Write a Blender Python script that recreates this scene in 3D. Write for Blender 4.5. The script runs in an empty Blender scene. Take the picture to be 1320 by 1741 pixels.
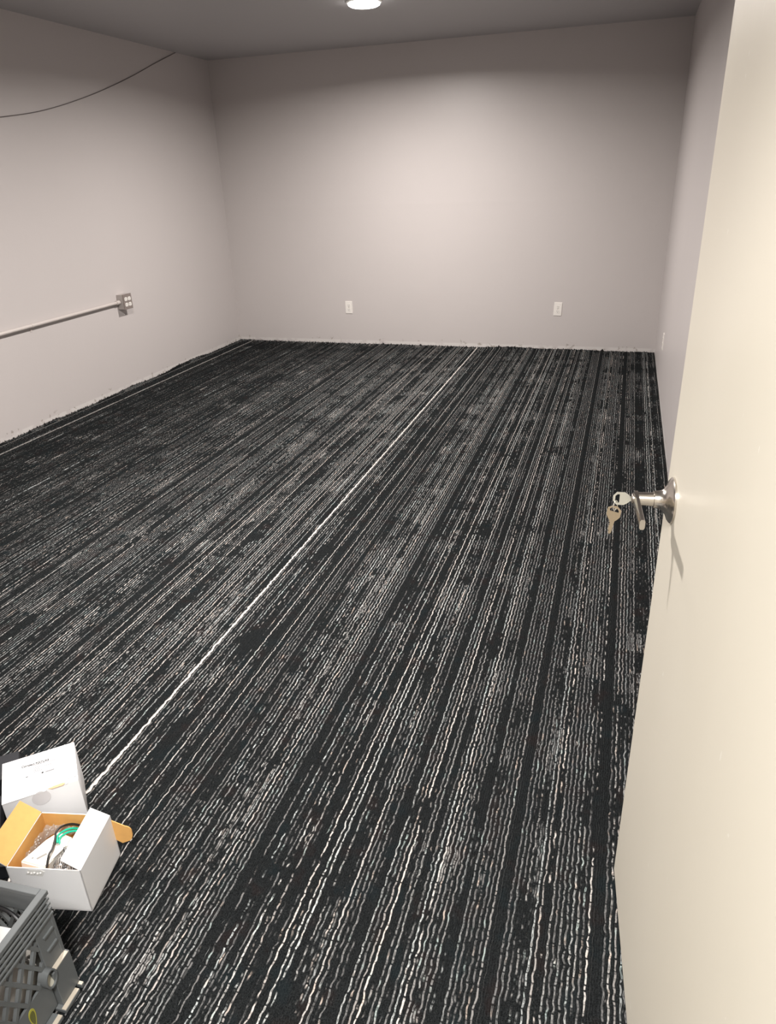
import bpy, bmesh, math, random
import numpy as np
from mathutils import Vector, Matrix
random.seed(7)
SC = bpy.context.scene
COL = SC.collection

# ------------------------------------------------------------------ camera
CAM_YAW, CAM_PITCH, CAM_ROLL = 0.315578, 0.433979, 0.037460
CAM_LOC = Vector((0.0, 0.0, 1.4571))
F_PX = 1227.92

def camera():
    y, p, r = CAM_YAW, CAM_PITCH, CAM_ROLL
    fwd = Vector((-math.sin(y) * math.cos(p), math.cos(y) * math.cos(p), -math.sin(p)))
    right = Vector((math.cos(y), math.sin(y), 0))
    down = fwd.cross(right)
    r2 = right * math.cos(r) + down * math.sin(r)
    d2 = -right * math.sin(r) + down * math.cos(r)
    up, back = -d2, -fwd
    cam = bpy.data.cameras.new('camera')
    cam.sensor_fit = 'VERTICAL'
    cam.sensor_height = 36.0
    cam.lens = F_PX / 1741.0 * 36.0
    cam.clip_start = 0.02
    o = bpy.data.objects.new('camera', cam)
    m = Matrix((r2, up, back)).transposed().to_4x4()
    m.translation = CAM_LOC
    o.matrix_world = m
    COL.objects.link(o)
    SC.camera = o
camera()

# ------------------------------------------------------------------ light and exposure
LENS = 20.0               # emission strength of the lamps' frosted lenses
LAMP_FAR, LAMP_NEAR, LAMP_HALL = 83.0, 112.0, 104.0     # watts of the three ceiling lights
BEAM = math.radians(166)  # their beam angle
SC.view_settings.view_transform = 'Standard'
SC.view_settings.look = 'None'
SC.view_settings.gamma = 1.0
SC.view_settings.use_curve_mapping = False
SC.view_settings.exposure = 0.0
SC.cycles.use_denoising = True
SC.cycles.max_bounces = 10
SC.cycles.diffuse_bounces = 6
SC.cycles.sample_clamp_indirect = 8.0
w = bpy.data.worlds.new('world')
SC.world = w
w.use_nodes = True
w.node_tree.nodes['Background'].inputs[0].default_value = (0.6, 0.62, 0.7, 1)
w.node_tree.nodes['Background'].inputs[1].default_value = 0.02

# ------------------------------------------------------------------ room measures (metres)
XL, XR, YF, YB, H = -3.681, 0.312, 0.325, 6.636, 2.44
DROP = 0.012              # carpet thickness; the carpet's upper face is z = 0

# ------------------------------------------------------------------ node helpers
class Mat:
    def __init__(self, name):
        self.m = bpy.data.materials.new(name)
        self.m.use_nodes = True
        self.t = self.m.node_tree
        self.b = self.t.nodes['Principled BSDF']
    def n(self, kind, **kw):
        x = self.t.nodes.new(kind)
        for k, v in kw.items():
            setattr(x, k, v)
        return x
    def link(self, a, b):
        self.t.links.new(a, b)
    def setin(self, sock, v):
        if isinstance(v, bpy.types.NodeSocket):
            self.link(v, sock)
        else:
            sock.default_value = v
    def math(self, op, a, b=None, c=None):
        x = self.n('ShaderNodeMath', operation=op)
        self.setin(x.inputs[0], a)
        if b is not None:
            self.setin(x.inputs[1], b)
        if c is not None:
            self.setin(x.inputs[2], c)
        return x.outputs[0]
    def add(self, a, b): return self.math('ADD', a, b)
    def sub(self, a, b): return self.math('SUBTRACT', a, b)
    def mul(self, a, b): return self.math('MULTIPLY', a, b)
    def step(self, lo, hi, v):
        x = self.n('ShaderNodeMapRange', interpolation_type='SMOOTHSTEP')
        self.setin(x.inputs['Value'], v)
        x.inputs['From Min'].default_value = lo
        x.inputs['From Max'].default_value = hi
        return x.outputs[0]
    def vec(self, x, y, z=0.0):
        c = self.n('ShaderNodeCombineXYZ')
        for i, v in enumerate((x, y, z)):
            self.setin(c.inputs[i], v)
        return c.outputs[0]
    def coords(self, which='Object'):
        tc = self.n('ShaderNodeTexCoord')
        return tc.outputs[which]
    def xyz(self, v):
        s = self.n('ShaderNodeSeparateXYZ')
        self.link(v, s.inputs[0])
        return s.outputs[0], s.outputs[1], s.outputs[2]
    def noise(self, v, scale=1.0, detail=2.0, rough=0.5):
        x = self.n('ShaderNodeTexNoise', noise_dimensions='3D')
        self.link(v, x.inputs['Vector'])
        x.inputs['Scale'].default_value = scale
        x.inputs['Detail'].default_value = detail
        x.inputs['Roughness'].default_value = rough
        return x.outputs[0]
    def white(self, v, dim='1D'):
        x = self.n('ShaderNodeTexWhiteNoise', noise_dimensions=dim)
        if dim == '1D':
            self.setin(x.inputs['W'], v)
        else:
            self.link(v, x.inputs['Vector'])
        return x.outputs['Value']
    def mix(self, f, a, b):
        x = self.n('ShaderNodeMix', data_type='RGBA')
        self.setin(x.inputs[0], f)
        for s, v in ((x.inputs[6], a), (x.inputs[7], b)):
            if isinstance(v, bpy.types.NodeSocket):
                self.link(v, s)
            else:
                s.default_value = (*v, 1)
        return x.outputs[2]
    def color(self, v):
        s = self.b.inputs['Base Color']
        if isinstance(v, bpy.types.NodeSocket):
            self.link(v, s)
        else:
            s.default_value = (*v, 1)
    def bump(self, h, strength=0.3, dist=0.001):
        x = self.n('ShaderNodeBump')
        x.inputs['Strength'].default_value = strength
        x.inputs['Distance'].default_value = dist
        self.link(h, x.inputs['Height'])
        self.link(x.outputs[0], self.b.inputs['Normal'])
    def p(self, **kw):
        for k, v in kw.items():
            self.setin(self.b.inputs[k.replace('_', ' ')], v)
        return self

def srgb(r, g, b):
    f = lambda c: (c / 255) / 12.92 if c / 255 <= 0.04045 else ((c / 255 + 0.055) / 1.055) ** 2.4
    return (f(r), f(g), f(b))

def plain(name, col, rough=0.5, metal=0.0, spec=0.5, var=0.06, scale=40.0, bump=0.0, bdist=0.0005):
    """one even colour with a little grain"""
    m = Mat(name)
    n = m.noise(m.coords(), scale, 3.0)
    lo = tuple(c * (1 - var) for c in col)
    hi = tuple(min(1, c * (1 + var)) for c in col)
    m.color(m.mix(n, lo, hi))
    m.p(Roughness=rough, Metallic=metal, Specular_IOR_Level=spec)
    if bump:
        m.bump(n, bump, bdist)
    return m.m

def wall_material(name, col, dirt=True, seam=None):
    m = Mat(name)
    co = m.coords()
    x, y, z = m.xyz(co)
    big = m.noise(co, 0.9, 3.0)
    base = m.mix(big, tuple(c * 0.96 for c in col), tuple(c * 1.04 for c in col))
    roller = m.noise(co, 150.0, 2.0)
    blotch = m.noise(m.vec(m.mul(x, 16.0), m.mul(y, 16.0), m.mul(z, 9.0)), 1.0, 4.0, 0.6)
    h = m.add(m.mul(roller, 0.35), m.mul(blotch, 0.65))
    if dirt:
        n = m.noise(co, 26.0, 4.0, 0.65)
        low = m.math('SUBTRACT', 1.0, m.step(0.0, 0.11, z))
        chip = m.mul(m.step(0.66, 0.70, m.add(n, m.mul(low, 0.07))), m.step(0.2, 0.7, low))
        n2 = m.noise(co, 9.0, 3.0)
        strip = m.mul(m.math('SUBTRACT', 1.0, m.step(0.030, 0.040, z)), m.step(0.35, 0.5, n2))
        base = m.mix(m.mul(strip, 0.38), base, (0.76, 0.745, 0.72))
        base = m.mix(m.mul(chip, 0.55), base, (0.24, 0.20, 0.16))
        h = m.sub(h, m.mul(chip, 1.2))
    if seam is not None:
        d = m.math('ABSOLUTE', m.sub(m.add(z, m.mul(m.sub(m.noise(co, 3.0, 2.0), 0.5), 0.02)), seam))
        h = m.add(h, m.mul(m.math('SUBTRACT', 1.0, m.step(0.0, 0.035, d)), 0.35))
    m.color(base)
    m.p(Roughness=0.40, Specular_IOR_Level=0.36)
    m.bump(h, 0.5, 0.002)
    return m.m

def carpet_material():
    m = Mat('carpet_loop_pile')
    co = m.coords()
    X, Y, Z = m.xyz(m.coords('UV'))
    u = X
    P = 0.0056
    q = m.math('DIVIDE', u, P)
    row = m.math('FLOOR', q)
    fr = m.math('FRACT', q)
    tri = m.sub(1.0, m.math('ABSOLUTE', m.sub(m.mul(fr, 2.0), 1.0)))
    odd = m.math('GREATER_THAN', m.math('FRACT', m.mul(row, 0.5)), 0.25)
    r1 = m.white(m.add(row, 0.37))
    r2 = m.white(m.add(row, 501.13))
    r3 = m.white(m.add(row, 1203.71))
    band = m.noise(m.vec(m.mul(X, 30.0), 3.3, 7.7), 1.0, 2.0)
    runs = m.noise(m.vec(m.mul(row, 7.31), m.mul(Y, 3.2), 0.0), 1.0, 1.0)
    dash = m.noise(m.vec(m.mul(row, 3.73), m.mul(Y, 40.0), 5.0), 1.0, 2.0)
    patch = m.noise(m.vec(m.mul(X, 4.2), m.mul(Y, 4.6), 2.0), 1.0, 3.0)
    cx = m.math('FLOOR', m.mul(X, 8.5))
    cy = m.math('FLOOR', m.add(m.mul(Y, 9.0), m.mul(m.white(cx), 6.0)))
    cell = m.white(m.vec(cx, cy, 1.0), '3D')
    block = m.sub(m.step(0.86, 0.90, cell), m.sub(1.0, m.step(0.10, 0.14, cell)))
    s = m.add(m.mul(r1, 0.55), m.mul(m.sub(band, 0.5), 0.55))
    s = m.add(s, m.mul(m.sub(runs, 0.5), 0.6))
    s = m.add(s, m.mul(m.sub(dash, 0.5), 0.8))
    s = m.add(s, m.mul(m.sub(patch, 0.5), 0.8))
    s = m.add(s, m.mul(block, 0.12))
    s = m.sub(m.add(s, 0.42), m.mul(odd, 0.50))
    light = m.step(0.50, 0.68, s)
    # bands of plain dark yarn that run the length of the room
    for xd, wd in ((0.078, 0.011), (-1.047, 0.010), (-1.020, 0.008), (-0.948, 0.010), (-0.40, 0.008), (-0.125, 0.009),
                   (-1.72, 0.012), (-2.21, 0.010), (-2.60, 0.012), (-3.05, 0.012), (-3.40, 0.012), (-0.71, 0.008)):
        d = m.math('ABSOLUTE', m.sub(u, xd))
        light = m.mul(light, m.step(wd * 0.8, wd * 1.15, d))
    bead = m.noise(m.vec(m.mul(row, 9.17), m.mul(Y, 150.0), 9.0), 1.0, 1.0)
    light = m.mul(light, m.step(0.30, 0.50, bead))
    prof = m.step(0.20, 0.62, tri)
    link_ = m.noise(m.vec(m.mul(row, 5.71), m.mul(Y, 95.0), 2.0), 1.0, 1.0)
    hole = m.mul(m.mul(m.step(0.62, 0.86, tri), m.step(0.46, 0.56, link_)), m.step(0.25, 0.45, r2))
    prof = m.mul(prof, m.sub(1.0, m.mul(hole, 0.85)))
    light = m.mul(light, prof)
    fuzz = m.noise(co, 420.0, 2.0)
    dark = m.mix(m.step(0.3, 0.7, fuzz), (0.004, 0.0047, 0.005), (0.0195, 0.0215, 0.0225))
    hue = m.noise(m.vec(m.mul(X, 14.0), m.mul(Y, 12.0), 6.0), 1.0, 2.0)
    dark = m.mix(m.mul(m.step(0.56, 0.72, hue), 0.35), dark, (0.020, 0.012, 0.011))
    dark = m.mix(m.mul(m.sub(1.0, m.step(0.28, 0.44, hue)), 0.35), dark, (0.008, 0.015, 0.018))
    tint = m.mix(r2, (0.62, 0.56, 0.52), (0.55, 0.59, 0.59))
    grey = m.mix(m.mul(r3, r3), (0.15, 0.148, 0.148), tint)
    spot = m.noise(m.vec(m.mul(row, 2.7), m.mul(Y, 18.0), 12.0), 1.0, 1.0)
    grey = m.mix(m.mul(m.step(0.62, 0.72, spot), 0.55), grey, (0.62, 0.50, 0.42))
    grey = m.mix(m.mul(m.sub(1.0, m.step(0.28, 0.38, spot)), 0.55), grey, (0.40, 0.50, 0.48))
    col = m.mix(light, dark, grey)
    # the two single pale yarns
    wob2 = m.sub(m.noise(m.vec(0.0, m.mul(Y, 42.0), 4.0), 1.0, 2.0), 0.5)
    for x0, half, c in ((-1.2365, 0.0034, (0.66, 0.61, 0.57)), (-3.541, 0.0036, (0.26, 0.25, 0.24))):
        d = m.math('ABSOLUTE', m.sub(m.add(X, m.mul(wob2, 0.009)), x0))
        ln = m.sub(1.0, m.step(half * 0.55, half * 1.25, d))
        col = m.mix(ln, col, c)
    m.color(col)
    m.p(Roughness=0.95, Specular_IOR_Level=0.04)
    m.bump(m.add(m.mul(tri, 0.7), m.add(m.mul(bead, 0.5), m.mul(fuzz, 0.5))), 0.8, 0.003)
    return m.m

def emit_material(name, col, strength):
    m = Mat(name)
    m.color((0.9, 0.9, 0.9))
    m.b.inputs['Emission Color'].default_value = (*col, 1)
    m.b.inputs['Emission Strength'].default_value = strength
    return m.m

def door_material():
    m = Mat('door_cream_paint')
    co = m.coords()
    x, y, z = m.xyz(co)
    big = m.noise(m.vec(m.mul(x, 3.0), m.mul(y, 3.0), m.mul(z, 0.9)), 1.0, 3.0)
    base = m.mix(big, (0.68, 0.635, 0.54), (0.735, 0.695, 0.605))
    scuff = m.noise(m.vec(m.mul(x, 60.0), m.mul(y, 60.0), m.mul(z, 24.0)), 1.0, 2.0)
    where = m.noise(co, 4.0, 1.0)
    sm = m.mul(m.step(0.735, 0.765, scuff), m.step(0.45, 0.6, where))
    base = m.mix(m.mul(sm, 0.75), base, (0.93, 0.92, 0.86))
    m.color(base)
    m.p(Roughness=0.36, Specular_IOR_Level=0.45)
    m.bump(m.noise(co, 90.0, 2.0), 0.06, 0.001)
    return m.m

def metal_material(name, col, rough):
    m = Mat(name)
    n = m.noise(m.vec(*[m.mul(c, k) for c, k in zip(m.xyz(m.coords()), (300.0, 300.0, 30.0))]), 1.0, 2.0)
    m.color(m.mix(n, tuple(c * 0.9 for c in col), col))
    m.p(Roughness=rough, Metallic=1.0)
    return m.m

M = dict(
    wall=wall_material('wall_grey_paint', (0.545, 0.51, 0.50)),
    wall_b=wall_material('back_wall_grey_paint', (0.545, 0.51, 0.50), seam=1.235),
    ceil=wall_material('ceiling_grey_paint', (0.435, 0.43, 0.438), dirt=False),
    hall=wall_material('hall_pale_paint', (0.72, 0.68, 0.60), dirt=False),
    slab=plain('grey_concrete', (0.20, 0.195, 0.19), 0.9, bump=0.3),
    carpet=carpet_material(),
    fray=plain('black_frayed_backing', (0.008, 0.007, 0.007), 0.95),
    door=door_material(),
    frame=plain('door_frame_paint', (0.62, 0.58, 0.50), 0.4),
    nickel=metal_material('satin_nickel', (0.62, 0.58, 0.53), 0.24),
    nickel_dark=metal_material('nickel_lock_face', (0.42, 0.38, 0.34), 0.35),
    key_nickel=metal_material('nickel_key', (0.86, 0.86, 0.80), 0.34),
    key_brass=metal_material('pale_brass_key', (0.72, 0.60, 0.44), 0.34),
    plate=plain('white_outlet_plastic', (0.80, 0.77, 0.73), 0.32, var=0.02),
    slot=plain('outlet_slot_black', (0.03, 0.03, 0.03), 0.5),
    galv=plain('grey_painted_steel_box', (0.42, 0.385, 0.365), 0.45, var=0.1),
    cover=plain('outlet_cover_steel', (0.22, 0.185, 0.17), 0.4, var=0.1),
    conduit=plain('conduit_paint', (0.56, 0.515, 0.49), 0.34, var=0.05),
    wire=plain('grey_wire', (0.12, 0.105, 0.10), 0.5),
    lamp_trim=plain('lamp_trim_white', (0.8, 0.8, 0.78), 0.4),
    lamp=emit_material('lamp_diffuser', (1.0, 0.94, 0.89), LENS),
    lamp_hall=emit_material('hall_lamp_diffuser', (1.0, 0.96, 0.89), LENS),
    card=plain('white_carton_board', (0.78, 0.78, 0.79), 0.5, var=0.015, scale=25),
    kraft=plain('brown_kraft_board', (0.66, 0.36, 0.11), 0.75, var=0.08, scale=70),
    torn=plain('torn_board_core', (0.62, 0.38, 0.22), 0.9),
    seal=plain('clear_seal_sticker', (0.70, 0.68, 0.69), 0.22, var=0.01),
    ink=plain('print_ink', (0.02, 0.02, 0.022), 0.6),
    ink_pale=plain('print_ink_pale', (0.22, 0.22, 0.23), 0.6),
    white_plastic=plain('white_plastic', (0.86, 0.84, 0.78), 0.32, var=0.02),
    slot_grey=plain('fixture_slot_grey', (0.25, 0.24, 0.22), 0.5),
    bubble=plain('bubble_wrap_film', (0.75, 0.74, 0.72), 0.10, spec=0.9, var=0.1),
    pouch=plain('pale_foam_pouch', (0.80, 0.86, 0.85), 0.35, var=0.04),
    green=plain('teal_green_wire', (0.0, 0.44, 0.27), 0.35),
    black=plain('black_wire', (0.012, 0.012, 0.013), 0.35),
    black_case=plain('black_case_fabric', (0.005, 0.006, 0.010), 0.75, bump=0.2),
    crate=plain('grey_crate_plastic', (0.105, 0.113, 0.116), 0.42, var=0.14, scale=14, bump=0.05),
    crate_pale=plain('pale_crate_edge', (0.44, 0.39, 0.32), 0.6, var=0.2, scale=60),  # pale beige for the strips on the ledge tops
    crate_scoop=plain('pale_crate_pocket', (0.34, 0.33, 0.28), 0.5, var=0.1),  # thumb pocket, paler than the rest of the crate
    mark=plain('crate_mark_yellow_green', (0.36, 0.34, 0.05), 0.5),
    mark_in=plain('crate_mark_olive', (0.11, 0.11, 0.025), 0.5),
    paper=plain('white_paper', (0.84, 0.83, 0.82), 0.6, var=0.02),
)

def clear_material():
    m = Mat('clear_bubble_film')
    n = m.noise(m.coords(), 200.0, 2.0)
    m.color(m.mix(n, (0.70, 0.69, 0.67), (0.9, 0.9, 0.88)))
    m.p(Roughness=0.08, Specular_IOR_Level=0.9, Alpha=0.45)
    return m.m
M['clear'] = clear_material()

def film_material():
    m = Mat('grey_static_bag_film')
    co = m.coords()
    n = m.noise(co, 60.0, 3.0)
    x, y, z = m.xyz(co)
    stripes = m.math('SINE', m.mul(m.add(m.add(x, m.mul(y, 0.35)), m.mul(n, 0.006)), 1300.0))
    k = m.mul(m.step(-0.1, 0.3, stripes), m.step(0.40, 0.5, n))
    m.color(m.mix(k, (0.05, 0.05, 0.052), (0.45, 0.44, 0.43)))
    m.p(Roughness=0.22, Specular_IOR_Level=0.8)
    return m.m
M['film'] = film_material()

# ------------------------------------------------------------------ mesh helpers
def link(name, me, parent=None):
    o = bpy.data.objects.new(name, me)
    COL.objects.link(o)
    if parent is not None:
        o.parent = parent
    return o

def build(name, bm, mat, parent=None, smooth=False):
    bmesh.ops.recalc_face_normals(bm, faces=bm.faces)
    me = bpy.data.meshes.new(name)
    bm.to_mesh(me)
    bm.free()
    for m in (mat if isinstance(mat, (list, tuple)) else [mat]):
        me.materials.append(m)
    if smooth:
        for f in me.polygons:
            f.use_smooth = True
        try:
            me.set_sharp_from_angle(angle=math.radians(40))
        except Exception:
            pass
    return link(name, me, parent)

def tag(o, label=None, cat=None, group=None, kind=None):
    if label: o['label'] = label
    if cat: o['category'] = cat
    if group: o['group'] = group
    if kind: o['kind'] = kind
    return o

def empty(name, mat=None):
    o = bpy.data.objects.new(name, None)
    o.empty_display_size = 0.05
    COL.objects.link(o)
    if mat is not None:
        o.matrix_world = mat
    return o

def struct(name, bm, mat, label=None, parent=None):
    o = build(name, bm, mat, parent)
    if parent is None:
        o['kind'] = 'structure'
    if label:
        o['label'] = label
    return o

def box(bm, x0, x1, y0, y1, z0, z1, bevel=0.0, mi=0):
    vs = [bm.verts.new((x, y, z)) for z in (z0, z1) for y in (y0, y1) for x in (x0, x1)]
    fs = [bm.faces.new([vs[i] for i in q]) for q in ((0, 1, 3, 2), (4, 6, 7, 5), (0, 4, 5, 1), (2, 3, 7, 6), (0, 2, 6, 4), (1, 5, 7, 3))]
    for f in fs:
        f.material_index = mi
    if bevel:
        es = list({e for f in fs for e in f.edges})
        bmesh.ops.bevel(bm, geom=es, offset=bevel, segments=2, affect='EDGES', profile=0.5)
    return vs

def quadbox(bm, a, b, c, d, n, mi=0):
    """slab: corner loop a,b,c,d thickened by the vector n"""
    lo = [bm.verts.new(p) for p in (a, b, c, d)]
    hi = [bm.verts.new(Vector(p) + Vector(n)) for p in (a, b, c, d)]
    fs = [bm.faces.new(lo[::-1]), bm.faces.new(hi)]
    for i in range(4):
        j = (i + 1) % 4
        fs.append(bm.faces.new((lo[i], lo[j], hi[j], hi[i])))
    for f in fs:
        f.material_index = mi

def prism(bm, pts, n, mi=0):
    n = Vector(n)
    lo = [bm.verts.new(p) for p in pts]
    hi = [bm.verts.new(Vector(p) + n) for p in pts]
    bm.faces.new(lo[::-1]).material_index = mi
    bm.faces.new(hi).material_index = mi
    k = len(pts)
    for i in range(k):
        j = (i + 1) % k
        bm.faces.new((lo[i], lo[j], hi[j], hi[i])).material_index = mi

def frame_of(t):
    t = t.normalized()
    a = Vector((0, 0, 1)) if abs(t.z) < 0.9 else Vector((1, 0, 0))
    u = t.cross(a).normalized()
    return u, t.cross(u).normalized()

def tube(bm, pts, r, seg=10, cap=True):
    pts = [Vector(p) for p in pts]
    rings = []
    for i, p in enumerate(pts):
        t = pts[min(i + 1, len(pts) - 1)] - pts[max(i - 1, 0)]
        u, v = frame_of(t)
        rr = r[i] if isinstance(r, (list, tuple)) else r
        rings.append([bm.verts.new(p + (u * math.cos(2 * math.pi * k / seg) + v * math.sin(2 * math.pi * k / seg)) * rr) for k in range(seg)])
    for a, b in zip(rings, rings[1:]):
        for k in range(seg):
            bm.faces.new((a[k], a[(k + 1) % seg], b[(k + 1) % seg], b[k]))
    if cap:
        bm.faces.new(rings[0][::-1])
        bm.faces.new(rings[-1])

def lathe(bm, origin, axis, prof, seg=32):
    """prof: list of (distance along the axis, radius)"""
    origin, axis = Vector(origin), Vector(axis).normalized()
    u, v = frame_of(axis)
    rings = []
    for t, r in prof:
        c = origin + axis * t
        if r < 1e-6:
            rings.append([bm.verts.new(c)])
        else:
            rings.append([bm.verts.new(c + (u * math.cos(2 * math.pi * k / seg) + v * math.sin(2 * math.pi * k / seg)) * r) for k in range(seg)])
    for a, b in zip(rings, rings[1:]):
        if len(a) == 1 and len(b) == 1:
            continue
        for k in range(seg):
            k2 = (k + 1) % seg
            if len(a) == 1:
                bm.faces.new((a[0], b[k2], b[k]))
            elif len(b) == 1:
                bm.faces.new((a[k], a[k2], b[0]))
            else:
                bm.faces.new((a[k], a[k2], b[k2], b[k]))

def spline(pts, n=8):
    pts = [Vector(p) for p in pts]
    out = []
    for i in range(len(pts) - 1):
        p0, p1, p2, p3 = pts[max(i - 1, 0)], pts[i], pts[i + 1], pts[min(i + 2, len(pts) - 1)]
        for k in range(n):
            t = k / n
            out.append(0.5 * ((2 * p1) + (p2 - p0) * t + (2 * p0 - 5 * p1 + 4 * p2 - p3) * t * t + (3 * p1 - p0 - 3 * p2 + p3) * t ** 3))
    out.append(pts[-1])
    return out

def basis(origin, ang):
    return Matrix.Translation(origin) @ Matrix.Rotation(ang, 4, 'Z')

# ------------------------------------------------------------------ the setting
T = 0.12
def slab(name, x0, x1, y0, y1, z0, z1, mat, label=None):
    bm = bmesh.new()
    box(bm, x0, x1, y0, y1, z0, z1)
    return struct(name, bm, mat, label)

slab('floor', XL - T, 1.4, -2.2, YB + T, -0.15, -DROP, M['slab'], 'concrete floor slab under the carpet')
slab('ceiling', XL - T, 1.4, -2.2, YB + T, H, H + 0.12, M['ceil'], 'plain grey painted ceiling')
slab('wall_left', XL - T, XL, YF - T, YB + T, -0.14, H, M['wall'], 'long grey wall with conduit and quad outlet')
slab('wall_back', XL, XR, YB, YB + T, -0.14, H, M['wall_b'], 'grey end wall with two white outlets')
slab('wall_right', XR, XR + T, YF, YB + T, -0.14, H, M['wall'], 'grey wall behind the open door')
OX0, OX1, OH = -0.735, 0.205, 2.045
bm = bmesh.new()
box(bm, XL, OX0 - 0.02, YF - T, YF, -0.14, H)
box(bm, OX1 + 0.02, XR + T, YF - T, YF, -0.14, H)
box(bm, OX0 - 0.02, OX1 + 0.02, YF - T, YF, OH + 0.02, H)
struct('wall_front', bm, M['wall'], 'grey wall with the doorway')
slab('wall_hall_left', -2.1, -2.0, -2.2, YF - T, -0.14, H, M['hall'])
slab('wall_hall_right', 1.2, 1.3, -2.2, YF - T, -0.14, H, M['hall'])
slab('wall_hall_back', -2.1, 1.3, -2.3, -2.2, -0.14, H, M['hall'])
bm = bmesh.new()
box(bm, OX0 - 0.02, OX0, YF - T, YF, -DROP, OH)
box(bm, OX1, OX1 + 0.02, YF - T, YF, -DROP, OH)
box(bm, OX0 - 0.02, OX1 + 0.02, YF - T, YF, OH, OH + 0.02)
struct('trim_1', bm, M['frame'], 'painted door frame')

# ------------------------------------------------------------------ carpet
def hash_noise(seed):
    rnd = random.Random(seed)
    tab = [rnd.random() for _ in range(512)]
    def f(t):
        i = math.floor(t)
        k = t - i
        k = k * k * (3 - 2 * k)
        return tab[i % 512] * (1 - k) + tab[(i + 1) % 512] * k
    return f
nL, nB, nR, nF = hash_noise(1), hash_noise(2), hash_noise(3), hash_noise(4)

def edge_rise(f, t):
    a = f(t * 3.1)
    return max(0.0, a - 0.42) * 0.028 + f(t * 17 + 40) * 0.004 + 0.001

ROWP = 0.0056             # width of one yarn row; pale rows lie lower than the dark ones
PALE_YARNS = (-1.2365, -3.541)
PILE = 0.0048
WAVER = 0.0011

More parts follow.
